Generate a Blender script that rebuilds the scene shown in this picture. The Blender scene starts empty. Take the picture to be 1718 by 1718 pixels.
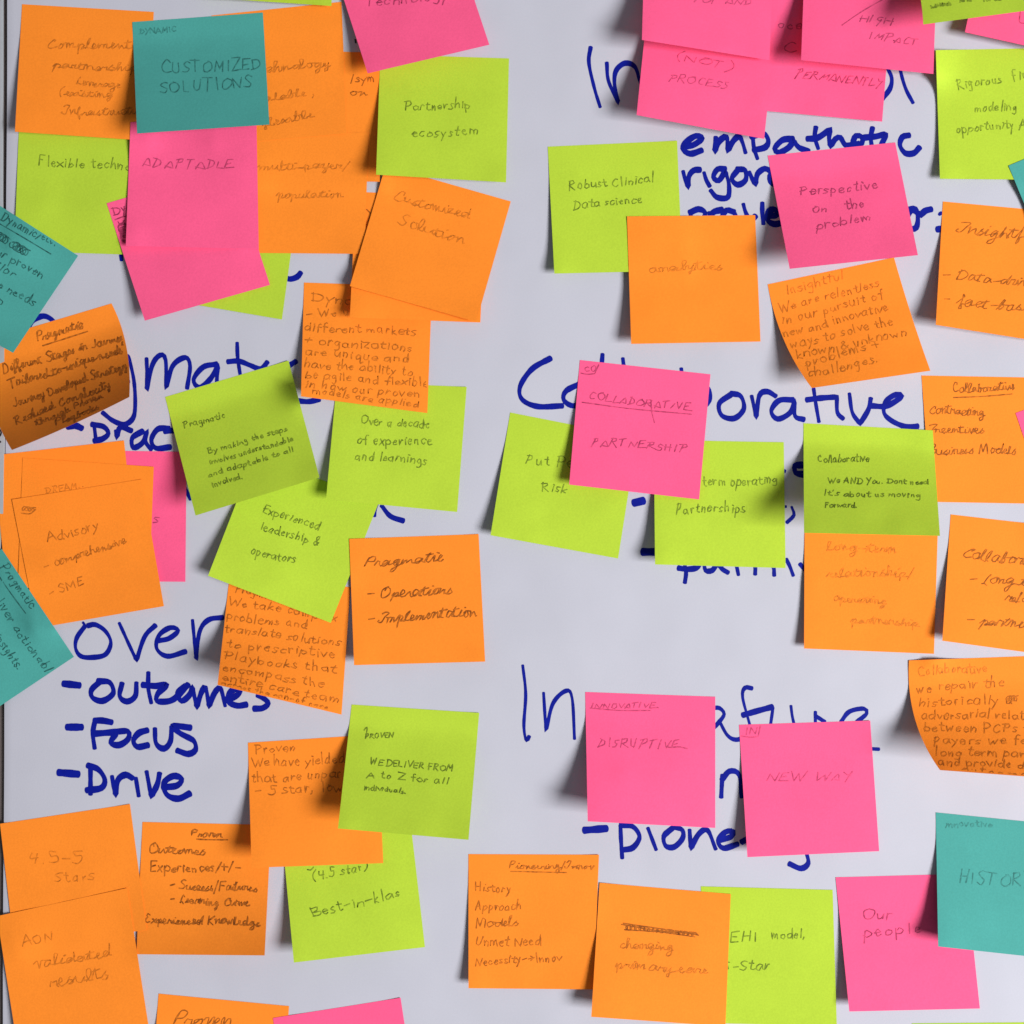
import bpy, math, random
import numpy as np
from mathutils import Vector

random.seed(7)
rng = np.random.default_rng(11)
S = 0.00035            # metres per unit; the sheet is measured in units (a sticky note is about 218 across)
CX, CY = 859.0, 859.0
D = 2000.0             # camera distance in the same units
ZC = 1.40              # height of the sheet's middle above the floor
scene = bpy.context.scene
col = scene.collection

# ---------------------------------------------------------------- camera
cam_d = bpy.data.cameras.new('camera')
cam = bpy.data.objects.new('camera', cam_d)
col.objects.link(cam)
cam.location = (0, -D * S, ZC)
cam.rotation_euler = (math.radians(90), 0, 0)
cam_d.sensor_width = 36
cam_d.lens = 36 * D / 1718.0
cam_d.clip_start = 0.01
cam_d.clip_end = 50
scene.camera = cam

# ---------------------------------------------------------------- light: a big window far to the right, dim room
world = bpy.data.worlds.new("World")
scene.world = world
world.use_nodes = True
bg = world.node_tree.nodes['Background']
bg.inputs[0].default_value = (0.93, 0.95, 1.0, 1)
bg.inputs[1].default_value = 0.155

def area(name, loc, target, sx, sy, power, colour):
    l = bpy.data.lights.new(name, 'AREA')
    l.shape = 'RECTANGLE'; l.size = sx; l.size_y = sy
    l.energy = power; l.color = colour
    o = bpy.data.objects.new(name, l)
    col.objects.link(o)
    o.location = loc
    d = Vector(target) - Vector(loc)
    o.rotation_euler = d.to_track_quat('-Z', 'Y').to_euler()
    return o
area('window_light', (2.3, -2.3, ZC - 0.82), (0, 0, ZC), 1.2, 1.2, 164, (1.0, 0.985, 0.965))
scene.view_settings.view_transform = 'Standard'
scene.view_settings.look = 'None'
scene.view_settings.exposure = 0.0
scene.view_settings.gamma = 1.0
scene.view_settings.use_curve_mapping = False

# ---------------------------------------------------------------- helpers
def W(px, py, h):
    """a point that stands h units in front of the sheet, on the sight line of sheet point (px, py)"""
    k = (D - h) / D
    return ((px - CX) * k * S, -h * S, ZC + (CY - py) * k * S)

def mesh_obj(name, verts, faces, mat, parent=None, smooth=True):
    me = bpy.data.meshes.new(name)
    me.from_pydata([tuple(map(float, v)) for v in verts], [], faces)
    me.update()
    if smooth:
        me.polygons.foreach_set('use_smooth', [True] * len(me.polygons))
    me.materials.append(mat)
    o = bpy.data.objects.new(name, me)
    col.objects.link(o)
    if parent is not None:
        o.parent = parent
    return o

def new_mat(name):
    m = bpy.data.materials.new(name)
    m.use_nodes = True
    nt = m.node_tree
    return m, nt, nt.nodes['Principled BSDF']

def set_spec(b, v):
    b.inputs['Specular IOR Level'].default_value = v

def paper_mat(name, c, rough=0.8, mottle=0.05, bump=0.25, spec=0.18, big=0.04):
    m, nt, b = new_mat(name)
    tc = nt.nodes.new('ShaderNodeTexCoord')
    n1 = nt.nodes.new('ShaderNodeTexNoise'); n1.inputs['Scale'].default_value = 950; n1.inputs['Detail'].default_value = 5
    n2 = nt.nodes.new('ShaderNodeTexNoise'); n2.inputs['Scale'].default_value = 26; n2.inputs['Detail'].default_value = 3
    nt.links.new(tc.outputs['Object'], n1.inputs['Vector']); nt.links.new(tc.outputs['Object'], n2.inputs['Vector'])
    m1 = nt.nodes.new('ShaderNodeMapRange'); m1.inputs[1].default_value = .3; m1.inputs[2].default_value = .7
    m1.inputs[3].default_value = 1 - mottle; m1.inputs[4].default_value = 1 + mottle
    m2 = nt.nodes.new('ShaderNodeMapRange'); m2.inputs[1].default_value = .3; m2.inputs[2].default_value = .7
    m2.inputs[3].default_value = 1 - big; m2.inputs[4].default_value = 1 + big
    nt.links.new(n1.outputs[0], m1.inputs[0]); nt.links.new(n2.outputs[0], m2.inputs[0])
    mu = nt.nodes.new('ShaderNodeMath'); mu.operation = 'MULTIPLY'
    nt.links.new(m1.outputs[0], mu.inputs[0]); nt.links.new(m2.outputs[0], mu.inputs[1])
    vm = nt.nodes.new('ShaderNodeVectorMath'); vm.operation = 'SCALE'
    vm.inputs[0].default_value = c
    nt.links.new(mu.outputs[0], vm.inputs['Scale'])
    nt.links.new(vm.outputs[0], b.inputs['Base Color'])
    b.inputs['Roughness'].default_value = rough
    set_spec(b, spec)
    bp = nt.nodes.new('ShaderNodeBump'); bp.inputs['Strength'].default_value = bump; bp.inputs['Distance'].default_value = 0.0002
    nt.links.new(n1.outputs[0], bp.inputs['Height'])
    nt.links.new(bp.outputs[0], b.inputs['Normal'])
    return m

PAPER = {
    'pink':   (0.97, 0.108, 0.272),
    'orange': (0.97, 0.262, 0.022),
    'green':  (0.455, 0.640, 0.042),
    'teal':   (0.068, 0.350, 0.318),
}
paper = {k: paper_mat('paper_' + k, v) for k, v in PAPER.items()}
INK = {'pink': (0.13, 0.004, 0.035), 'orange': (0.10, 0.026, 0.006), 'green': (0.035, 0.060, 0.010), 'teal': (0.006, 0.035, 0.035)}
_ink = {}
def ink_mat(colour, s):
    """pen on coloured paper; s = how firmly the pen was pressed"""
    key = (colour, round(s, 2))
    if key in _ink: return _ink[key]
    m, nt, b = new_mat('ink_%s_%d' % (colour, int(s * 100)))
    tc = nt.nodes.new('ShaderNodeTexCoord')
    n = nt.nodes.new('ShaderNodeTexNoise'); n.inputs['Scale'].default_value = 420; n.inputs['Detail'].default_value = 3
    nt.links.new(tc.outputs['Object'], n.inputs['Vector'])
    mr = nt.nodes.new('ShaderNodeMapRange'); mr.inputs[1].default_value = .3; mr.inputs[2].default_value = .68
    mr.inputs[3].default_value = max(0, s - .28); mr.inputs[4].default_value = min(1, s + .22)
    nt.links.new(n.outputs[0], mr.inputs[0])
    mx = nt.nodes.new('ShaderNodeMix'); mx.data_type = 'RGBA'
    mx.inputs[6].default_value = PAPER[colour] + (1,); mx.inputs[7].default_value = INK[colour] + (1,)
    nt.links.new(mr.outputs[0], mx.inputs[0])
    nt.links.new(mx.outputs[2], b.inputs['Base Color'])
    b.inputs['Roughness'].default_value = 0.7; set_spec(b, 0.15)
    _ink[key] = m
    return m

# ---------------------------------------------------------------- pen strokes as thin ribbons
def smooth_path(pts, step=3.0):
    """Catmull-Rom through the points; a doubled point is a sharp corner"""
    pts = [tuple(p) for p in pts]
    runs, cur = [], [pts[0]]
    for a, b in zip(pts, pts[1:]):
        if a == b:
            runs.append(cur); cur = [b]
        else:
            cur.append(b)
    runs.append(cur)
    out = []
    for r in runs:
        if len(r) == 1:
            if not out: out.append(np.array(r[0], float))
            continue
        P = [np.array(p, float) for p in r]
        P = [2 * P[0] - P[1]] + P + [2 * P[-1] - P[-2]]
        for i in range(1, len(P) - 2):
            p0, p1, p2, p3 = P[i - 1:i + 3]
            n = max(1, min(10, int(np.hypot(*(p2 - p1)) / step)))
            for k in range(n):
                t = k / n
                q = 0.5 * ((2 * p1) + (-p0 + p2) * t + (2 * p0 - 5 * p1 + 4 * p2 - p3) * t * t + (-p0 + 3 * p1 - 3 * p2 + p3) * t ** 3)
                if not out or np.hypot(*(q - out[-1])) > 1e-3: out.append(q)
        if np.hypot(*(P[-2] - out[-1])) > 1e-3: out.append(P[-2])
    return out

def ribbon(path, w, nib=None, caps=True, taper=0.0, capr=1.0):
    """left/right edge points (2-D) of a stroke of width w"""
    n = len(path)
    if n < 2:
        p = path[0]; path = [p - np.array([w * .2, 0]), p + np.array([w * .2, 0])]; n = 2
    P = np.array(path)
    T = np.zeros_like(P)
    T[1:-1] = P[2:] - P[:-2]; T[0] = P[1] - P[0]; T[-1] = P[-1] - P[-2]
    L = np.hypot(T[:, 0], T[:, 1]); L[L == 0] = 1
    T /= L[:, None]
    N = np.stack([-T[:, 1], T[:, 0]], 1)
    if nib is None:
        ph = random.random() * 6.28
        ws = np.array([w * (1 + .16 * math.sin(ph + i * .55)) for i in range(n)])
    else:
        ang = np.arctan2(T[:, 1], T[:, 0])
        ws = w * (nib[0] + (1 - nib[0]) * np.abs(np.sin(ang - nib[1])))
        ws = np.array([ws[max(0, i - 1):i + 2].mean() for i in range(n)])
        ph = random.random() * 6
        ws *= np.array([1 + .05 * math.sin(ph + i * .8) + random.uniform(-.035, .035) for i in range(n)])
    if taper:
        for i in range(n):
            e = min(i, n - 1 - i)
            if e < 3: ws[i] *= 1 - taper * (3 - e) / 3
    Ls, Rs = [], []
    def add(c, nn, ww):
        Ls.append(c + nn * ww / 2); Rs.append(c - nn * ww / 2)
    if caps:
        r = ws[0] / 2 * capr
        for a, f in ((1.0, .12), (.87, .5), (.5, .87)): add(P[0] - T[0] * r * a, N[0], ws[0] * f)
    for i in range(n): add(P[i], N[i], ws[i])
    if caps:
        r = ws[-1] / 2 * capr
        for a, f in ((.5, .87), (.87, .5), (1.0, .12)): add(P[-1] + T[-1] * r * a, N[-1], ws[-1] * f)
    return Ls, Rs

G = {}
def g(ch, w, s):
    G[ch] = (w, [[tuple(float(v) for v in p.split(',')) for p in st.split()] for st in s.split('|')])
for ln in '''a~9~8,9 5,10 1,7 1,2 4,0 7,3 8,9 8,9 8,2 9,0
b~8~1,19 1,0 1,0 1,6 4,10 8,7 7,2 4,0 1,2
c~7~7,8 4,10 1,6 2,1 5,0 7,2
d~9~8,8 5,10 1,6 2,1 5,0 8,5 8,19 8,19 8,1 9,0
e~7~1,5 7,6 7,6 6,9 4,10 1,6 2,1 5,0 7,2
f~6~7,18 5,19 3,16 3,-1|0,10 6,10
g~8~7,8 4,10 1,6 3,2 6,4 7,9 7,9 7,-4 5,-8 1,-6
h~8~1,19 1,0 1,0 2,7 5,10 7,7 7,0
i~3~2,10 2,0|2,14 2.6,13
j~4~3,10 3,-5 1,-8 -1,-6|3,14 3,13
k~7~1,19 1,0|6,9 1,4 1,4 7,0
l~3~2,19 2,0
m~12~1,10 1,0 1,0 2,8 4,10 6,7 6,0 6,0 7,8 9,10 11,7 11,0
n~8~1,10 1,0 1,0 2,7 5,10 7,7 7,0
o~8~5,10 1,7 2,1 5,0 8,4 7,9 4,10
p~8~1,10 1,-8|1,7 4,10 8,6 6,1 3,0 1,2
q~8~7,8 4,10 1,6 3,1 6,3 7,9 7,9 7,-8 9,-5
r~6~1,10 1,0 1,0 2,7 4,10 6,9
s~6~6,9 3,10 1,8 3,5 6,3 4,0 0,1
t~6~3,16 3,2 5,0 7,1|0,11 6,11
u~8~1,10 1,3 3,0 6,2 7,10 7,10 7,0
v~7~0,10 4,0 4,0 7,10
w~11~0,10 3,0 3,0 6,8 6,8 8,0 8,0 11,10
x~7~0,10 7,0|7,10 0,0
y~7~0,10 4,2|7,10 4,1 1,-8
z~7~0,10 7,10 7,10 0,0 0,0 7,0
A~12~0,0 6,18 6,18 12,0|2,6 10,7
B~10~1,18 1,0|1,18 8,17 8,11 1,9 1,9 10,8 9,1 1,0
C~11~10,15 7,18 2,13 1,5 5,0 11,2
D~12~2,18 2,0|0,17 8,16 12,9 8,1 0,0
E~9~9,18 1,18 1,18 1,0 1,0 9,0|1,9 7,10
F~9~9,18 1,18 1,18 1,0|1,10 7,10
G~11~10,15 7,18 1,13 1,4 6,0 10,4 10,8 10,8 6,8
H~11~1,18 1,0|10,18 10,0|1,9 10,9
I~5~3,18 3,0
J~8~7,18 7,3 4,0 0,3
K~10~1,18 1,0|9,18 1,8 1,8 10,0
L~9~1,18 1,0 1,0 9,0
M~14~1,0 2,18 2,18 7,5 7,5 12,18 12,18 13,0
N~12~1,0 1,18 1,18 10,0 10,0 11,18
O~12~7,18 1,13 2,2 7,0 12,6 11,15 6,18
P~10~2,18 1,0|0,17 7,18 9,13 6,9 1,8
Q~12~7,18 1,13 2,2 7,0 12,6 11,15 6,18|8,5 13,-2
R~11~2,18 1,0|0,17 7,18 9,14 5,10 1,9 1,9 11,0
S~9~9,16 5,18 1,14 5,9 8,5 5,0 0,2
T~11~5,18 5,0|-1,18 11,18
U~11~1,18 1,5 5,0 9,4 10,18
V~11~0,18 5,0 5,0 11,18
W~15~0,18 4,0 4,0 8,14 8,14 11,0 11,0 15,18
X~10~0,18 10,0|10,18 0,0
Y~10~0,18 5,9|10,18 2,-4
Z~10~0,18 9,17 9,17 0,0 0,0 10,1
4~9~1,18 1,8 8,9|8,17 7,0
5~9~8,18 2,18 2,11 2,11 7,11 8,4 4,0 0,2
2~9~0,15 4,18 8,14 0,0 0,0 9,1
-~8~1,7 8,8
.~4~1,1 2,0
,~4~2,2 2,-1 0,-5
/~6~7,19 0,-4
(~6~5,20 1,12 1,3 4,-4
)~6~1,20 5,13 5,4 1,-4
+~9~4,13 4,2|0,8 9,7
&~9~8,2 2,14 5,18 6,14 0,4 4,0 9,7
>~10~0,7 9,8|5,12 9,8 9,8 4,3
'~3~2,19 1,15'''.split('\n'):
    ch, w, s = ln.split('~')
    g(ch, float(w), s)

def variant(src):
    d = {}
    for ln in src.strip().split('\n'):
        ch, w, st = ln.split('~')
        d[ch] = (float(w), [[tuple(float(v) for v in p.split(',')) for p in x.split()] for x in st.split('|')])
    return d
CURSIVE = variant("""l~5~0,0 3,10 4,18 2,18 1,10 2,1 5,1
b~7~0,0 3,10 4,18 2,18 1,8 2,0 5,1 6,6 4,9 8,9
t~6~0,2 3,16 3,16 2,2 5,1|-1,11 7,13
e~6~0,2 5,6 5,9 3,10 2,5 3,0 7,2
r~6~0,2 2,10 3,8 6,9 5,3 7,1
s~6~0,2 4,11 4,11 3,7 6,4 4,0 1,1
n~8~0,8 2,10 2,0 2,0 4,8 6,9 7,1 9,2
m~12~0,8 2,10 2,0 2,0 4,8 6,9 6,1 6,1 8,8 10,9 10,1 12,2
a~9~8,8 4,10 1,6 2,1 5,1 8,9 8,9 8,2 11,2
g~8~7,9 4,10 1,6 3,1 7,9 7,9 6,-7 2,-10 2,-5 9,2
p~8~0,4 3,10 2,-9 2,-9 3,7 6,10 8,6 5,0 10,2
i~4~0,3 2,10 2,1 5,2|4,14 5,14
o~7~4,10 1,6 3,0 7,4 6,10 4,10 8,9
u~8~0,8 1,10 1,2 4,1 7,9 7,9 7,2 9,2
h~8~0,1 4,17 2,18 2,0 2,0 4,8 6,9 7,1 9,2
f~6~0,2 6,17 4,19 3,8 3,-8 5,-6 4,1 8,3
d~9~8,8 4,10 1,6 2,1 5,1 8,10 9,19 9,19 8,2 11,2
v~7~0,8 2,10 4,0 7,10 9,9
w~10~0,8 1,10 2,1 4,2 5,8 5,8 6,1 8,2 9,10 11,9
x~7~0,8 2,9 5,0 8,1|7,10 0,0
y~7~0,8 2,9 2,3 5,3 7,10 7,10 5,-7 2,-8 3,-3 8,2
z~7~0,9 6,10 6,10 1,1 1,1 7,2
c~6~6,8 4,10 1,6 2,1 5,0 7,2
C~10~9,13 10,17 7,18 2,10 2,3 6,0 11,3
P~10~3,16 1,0 1,0 2,12 5,18 10,16 9,10 3,9
I~7~1,15 5,18 9,17 6,9 3,1 -2,2 -1,5
O~11~7,18 1,13 2,2 7,0 11,6 9,16 5,17 4,13
L~8~6,15 5,18 3,10 2,1 0,1 3,3 8,0
D~11~3,18 2,0|0,15 6,18 11,11 8,2 1,0
E~8~8,16 4,18 2,14 5,10 1,5 3,0 8,2
M~13~1,0 3,17 3,17 5,2 5,2 9,18 11,15 11,0""")
BLOCKY = variant("""A~9~0,0 5,13 9,0 9,0 0,3
B~8~1,15 1,0|0,14 7,11 8,4 0,0
D~10~2,15 1,0|-1,16 8,12 9,5 0,0
E~9~7,15 1,14 1,14 0,0 0,0 10,1|1,7 6,8
R~10~2,15 0,0|0,14 7,15 7,10 1,8 1,8 10,-1
P~9~3,16 0,-1|0,15 7,17 8,12 2,8
T~9~3,14 2,0|-1,14 8,16
S~7~7,13 3,14 2,9 6,6 4,0 -1,1
U~9~0,14 1,3 5,0 8,14
V~8~0,14 4,0 4,0 8,15
O~10~7,15 1,11 1,3 6,0 10,7 7,14 3,14
I~4~2,14 1,0
H~10~1,14 0,0|9,15 8,-1|1,7 9,8
N~10~0,0 1,13 1,13 8,0 8,0 10,14
M~12~0,0 3,13 3,13 5,3 5,3 10,13 10,13 10,0
C~9~9,13 4,14 1,7 3,0 9,1
Y~9~0,14 3,8 7,9|9,15 3,-5
G~9~8,13 3,14 1,8 4,6 7,9 7,9 3,-6
L~7~1,14 0,0 0,0 8,1""")
def text_paths(text, x0, y0, x1, y1, size, slant=.08, join=False, jit=1.1):
    """strokes (2-D, y down) for a handwritten line from (x0,y0) to (x1,y1)"""
    adv = 0; items = []
    hand = random.uniform(.92, 1.08)
    for ch in text:
        if ch == ' ': adv += 6.5; continue
        w, st = (CURSIVE if join else BLOCKY if slant >= .2 else G).get(ch, G.get(ch, G['.']))
        items.append((ch, adv, w, st)); adv += w + (1.2 if join else 2.6)
    dx, dy = x1 - x0, y1 - y0
    L = math.hypot(dx, dy); ux, uy = dx / L, dy / L
    sx = L / max(adv - 2, 1); sy = size / 10.0
    out = []; wob = random.random() * 6; prev_end = None; pa = None
    for ch, a, w, st in items:
        drift = math.sin(wob + a * .055) * 1.4 + random.uniform(-.9, .9)
        sc = random.uniform(.82, 1.14); scx = random.uniform(.84, 1.1); sl = slant + random.uniform(-.12, .12)
        local = []
        for stroke in st:
            jx = {}
            q = []
            for p in stroke:
                if p not in jx: jx[p] = (random.uniform(-jit, jit), random.uniform(-jit, jit))
                X = a + p[0] * scx + jx[p][0] + p[1] * sl * sy / sx
                Y = p[1] * sc + jx[p][1] + drift
                q.append((X, Y))
            local.append(q)
        if join and prev_end is not None and ch.islower() and pa is not None:
            e, s0 = prev_end, local[0][0]
            if abs(s0[0] - e[0]) < 12 and abs(s0[1] - e[1]) < 13:
                local[0] = [e, ((e[0] * .5 + s0[0] * .5), min(e[1], s0[1]) + abs(e[1] - s0[1]) * .35)] + local[0]
        prev_end = local[0][-1] if ch.islower() and len(local) else None
        pa = a if ch.isalpha() else None
        for q in local:
            out.append([(x0 + ux * X * sx + uy * Y * sy, y0 + uy * X * sx - ux * Y * sy) for X, Y in q])
    return out

def scribble_paths(x0, y0, x1, y1, r, turns):
    pts = []
    n = turns * 6
    dx, dy = x1 - x0, y1 - y0; L = math.hypot(dx, dy); ux, uy = dx / L, dy / L
    for i in range(n):
        t = i / (n - 1); a = i * 6.283 / 6
        rr = r * random.uniform(.75, 1.1)
        X = t * L + math.cos(a) * rr * .9; Y = math.sin(a) * rr
        pts.append((x0 + ux * X - uy * Y, y0 + uy * X + ux * Y))
    return [pts]

# ---------------------------------------------------------------- raised height of whatever is already on the sheet
R0, RS, RN = -260, 2.0, 1120
hmap = np.zeros((RN, RN))
NG = 26

def note_map(c, bow, u, v):
    TL, TR, BR, BL = [np.array(p, float) for p in c]
    u = np.asarray(u)[..., None]; v = np.asarray(v)[..., None]
    q = TL * (1 - u) * (1 - v) + TR * u * (1 - v) + BR * u * v + BL * (1 - u) * v
    b = 4 * v * (1 - v)
    q = q + b * ((1 - u) * np.array(bow[0:2], float) + u * np.array(bow[2:4], float))
    return q + 4 * u * (1 - u) * v * np.array(bow[4:6], float)

def note_inv(c, bow, Q, it=7):
    Q = np.asarray(Q, float)
    u = np.full(Q.shape[:-1], .5); v = np.full(Q.shape[:-1], .5)
    e = 1e-3
    for _ in range(it):
        q = note_map(c, bow, u, v)
        du = (note_map(c, bow, u + e, v) - q) / e; dv = (note_map(c, bow, u, v + e) - q) / e
        r = Q - q
        det = du[..., 0] * dv[..., 1] - du[..., 1] * dv[..., 0]
        det = np.where(np.abs(det) < 1e-6, 1e-6, det)
        u = np.clip(u + (r[..., 0] * dv[..., 1] - r[..., 1] * dv[..., 0]) / det, -1, 2)
        v = np.clip(v + (du[..., 0] * r[..., 1] - du[..., 1] * r[..., 0]) / det, -1, 2)
    return u, v

def grid_sample(H, u, v):
    n = H.shape[0] - 1
    x = np.clip(u, 0, 1) * n; y = np.clip(v, 0, 1) * n
    i = np.minimum(x.astype(int), n - 1); j = np.minimum(y.astype(int), n - 1)
    fx = x - i; fy = y - j
    return (H[j, i] * (1 - fx) * (1 - fy) + H[j, i + 1] * fx * (1 - fy) + H[j + 1, i] * (1 - fx) * fy + H[j + 1, i + 1] * fx * fy)

def blur(Z):
    P = np.pad(Z, 1, mode='edge')
    return (P[:-2, 1:-1] + P[2:, 1:-1] + P[1:-1, :-2] + P[1:-1, 2:] + 2 * P[1:-1, 1:-1]) / 6

def sticky_note(colour, c, lift, label, lines=(), p=1.4, start=.17, bow=(0, 0, 0, 0, 0, 0), ink=.75, pen=1.95, wave=0.6, top=(0, 0)):
    global hmap
    bow = tuple(bow) + (0,) * (6 - len(bow))
    t = np.linspace(0, 1, NG + 1)
    U, V = np.meshgrid(t, t)
    Q = note_map(c, bow, U, V)
    f = np.clip((V - start) / (1 - start), 0, 1) ** p
    own = 0.45 + f * ((1 - U) * lift[0] + U * lift[1]) + (1 - np.clip(V / .18, 0, 1)) ** 1.5 * ((1 - U) * top[0] + U * top[1])
    # paper is never quite flat
    ph = rng.uniform(0, 6.28, 4)
    own = own + wave * np.clip(V * 2.5 - .2, .04, 1) * (np.sin(ph[0] + U * 4.3 + V * 1.7) * .5 + np.sin(ph[1] + V * 5.1 - U * 2.2) * .5 + 1)
    # finger dents, small kinks and bent free corners
    for _ in range(5):
        a, b_, r_ = rng.uniform(.05, .95), rng.uniform(.3, 1), rng.uniform(.06, .16)
        own = own + rng.uniform(-1.3, 1.5) * np.exp(-((U - a) ** 2 + (V - b_) ** 2) / (2 * r_ ** 2))
    own = own + rng.uniform(0, 5) * np.exp(-(U ** 2 + (1 - V) ** 2) / .02) + rng.uniform(0, 4) * np.exp(-((1 - U) ** 2 + (1 - V) ** 2) / .02)
    own = own + rng.uniform(0, 1.6) * np.exp(-((1 - U) ** 2 + V ** 2) / .008)
    own = own + .3 * np.exp(-((V - start) / .05) ** 2)
    own = np.maximum(own, .4)
    # keep clear of everything underneath
    ix = (Q[..., 0] - R0) / RS; iy = (Q[..., 1] - R0) / RS
    req = np.zeros_like(own)
    for ox in range(-4, 5, 2):
        for oy in range(-4, 5, 2):
            a = np.clip(np.round(ix + ox).astype(int), 0, RN - 1); b = np.clip(np.round(iy + oy).astype(int), 0, RN - 1)
            req = np.maximum(req, hmap[b, a])
    need = np.maximum(0, req + 0.32 - own)
    Z = need.copy()
    for _ in range(26):
        Z = np.maximum(blur(Z), need)
    Z = blur(Z) + .02
    H = np.maximum(own + Z, req + .28)
    # remember the new surface
    lo = np.floor((Q.reshape(-1, 2).min(0) - R0) / RS).astype(int) - 1
    hi = np.ceil((Q.reshape(-1, 2).max(0) - R0) / RS).astype(int) + 1
    lo = np.clip(lo, 0, RN - 1); hi = np.clip(hi, 1, RN)
    if (hi > lo).all():
        gx, gy = np.meshgrid(np.arange(lo[0], hi[0]), np.arange(lo[1], hi[1]))
        QQ = np.stack([gx * RS + R0, gy * RS + R0], -1)
        uu, vv = note_inv(c, bow, QQ)
        ins = (uu > -.006) & (uu < 1.006) & (vv > -.006) & (vv < 1.006)
        hh = grid_sample(H, uu, vv)
        sub = hmap[lo[1]:hi[1], lo[0]:hi[0]]
        hmap[lo[1]:hi[1], lo[0]:hi[0]] = np.where(ins, np.maximum(sub, hh), sub)
    # mesh: front sheet, back sheet, cut edges
    th = 0.15
    n = NG + 1
    verts = [W(Q[j, i, 0], Q[j, i, 1], H[j, i]) for j in range(n) for i in range(n)]
    base = W(*(Q[0, NG // 2]), H[0, NG // 2])
    k = n * n
    def bk(j, i):
        x, y, z = W(Q[j, i, 0], Q[j, i, 1], H[j, i]); return (x, y + th * S, z)
    verts += [bk(j, i) for j in range(n) for i in range(n)]
    faces = []
    for j in range(NG):
        for i in range(NG):
            a = j * n + i
            faces.append((a, a + n, a + n + 1, a + 1))
            faces.append((k + a, k + a + 1, k + a + n + 1, k + a + n))
    ring = [(0, i) for i in range(n)] + [(j, NG) for j in range(1, n)] + [(NG, i) for i in range(NG - 1, -1, -1)] + [(j, 0) for j in range(NG - 1, 0, -1)]
    b0 = len(verts)
    for (j, i) in ring:
        verts.append(verts[j * n + i]); verts.append(verts[k + j * n + i])
    m = len(ring)
    for q in range(m):
        a = b0 + 2 * q; b = b0 + 2 * ((q + 1) % m)
        faces.append((a, b, b + 1, a + 1))
    verts = [(x - base[0], y - base[1], z - base[2]) for x, y, z in verts]
    o = mesh_obj('sticky_note', verts, faces, paper[colour])
    o.location = base
    o['label'] = label; o['category'] = 'sticky note'; o['group'] = 'sticky notes on the flip chart sheet'
    # handwriting, line by line
    for ln in lines:
        kw = {}
        if isinstance(ln[-1], dict): kw = ln[-1]; ln = ln[:-1]
        s = kw.pop('ink', ink) if kw else ink
        w = kw.pop('pen', pen) if kw else pen
        nm = 'handwriting'
        if ln[0] == 'stroke':
            paths = [ln[1]]; nm = 'pen_line'
        elif ln[0] == 'scribble':
            paths = scribble_paths(*ln[1:]); nm = 'crossed_out_word'
        else:
            paths = text_paths(*ln, **kw)
        s *= .86
        vs, fs = [], []
        cnt = 0
        for pth in paths:
            Lp, Rp = ribbon(smooth_path(pth, 2.6), w, caps=True)
            A = np.array(Lp + Rp)
            uu, vv = note_inv(c, bow, A)
            ok = (uu > .008) & (uu < .992) & (vv > .008) & (vv < .992)
            hh = grid_sample(H, uu, vv) + .22
            ns = len(Lp); s0 = len(vs)
            for q in range(ns):
                cnt += 1
                for z in (q, q + ns):
                    x, y, zz = W(A[z, 0], A[z, 1], hh[z] + cnt * 3e-4)
                    vs.append((x - base[0], y - base[1], zz - base[2]))
            for q in range(ns - 1):
                if ok[q] and ok[q + 1] and ok[q + ns] and ok[q + 1 + ns]:
                    a = s0 + 2 * q
                    fs.append((a, a + 1, a + 3, a + 2))
        if fs:
            mesh_obj(nm, vs, fs, ink_mat(colour, s), o)
    return o

# ---------------------------------------------------------------- the setting: wall, flip chart sheets
wall_m = paper_mat('wall_brown', (0.16, 0.13, 0.125), rough=.7, mottle=.1)
def slab(name, outline, h_front, thick, mat, parent=None):
    vs = [((x - CX) * S, -h_front * S, ZC + (CY - y) * S) for x, y in outline]
    vb = [(x, y + thick * S, z) for x, y, z in vs]
    n = len(vs)
    fs = [tuple(range(n))[::-1], tuple(range(n, 2 * n))] + [(i, (i + 1) % n, n + (i + 1) % n, n + i) for i in range(n)]
    return mesh_obj(name, vs + vb, fs, mat, parent, smooth=False)
wall = slab('wall', [(-900, -900), (2700, -900), (2700, 2700), (-900, 2700)], -9, 60, wall_m)
wall['kind'] = 'structure'

sheet_m = paper_mat('sheet_white', (0.520, 0.524, 0.606), rough=.62, mottle=.018, bump=.12, spec=.25, big=.02)
nt = sheet_m.node_tree
bp = [n_ for n_ in nt.nodes if n_.bl_idname == 'ShaderNodeBump'][0]
tc = [n_ for n_ in nt.nodes if n_.bl_idname == 'ShaderNodeTexCoord'][0]
n3 = nt.nodes.new('ShaderNodeTexNoise'); n3.inputs['Scale'].default_value = 9; n3.inputs['Detail'].default_value = 2
bp2 = nt.nodes.new('ShaderNodeBump'); bp2.inputs['Strength'].default_value = .5; bp2.inputs['Distance'].default_value = .006
nt.links.new(tc.outputs['Object'], n3.inputs['Vector']); nt.links.new(n3.outputs[0], bp2.inputs['Height'])
nt.links.new(bp2.outputs[0], bp.inputs['Normal'])
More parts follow.
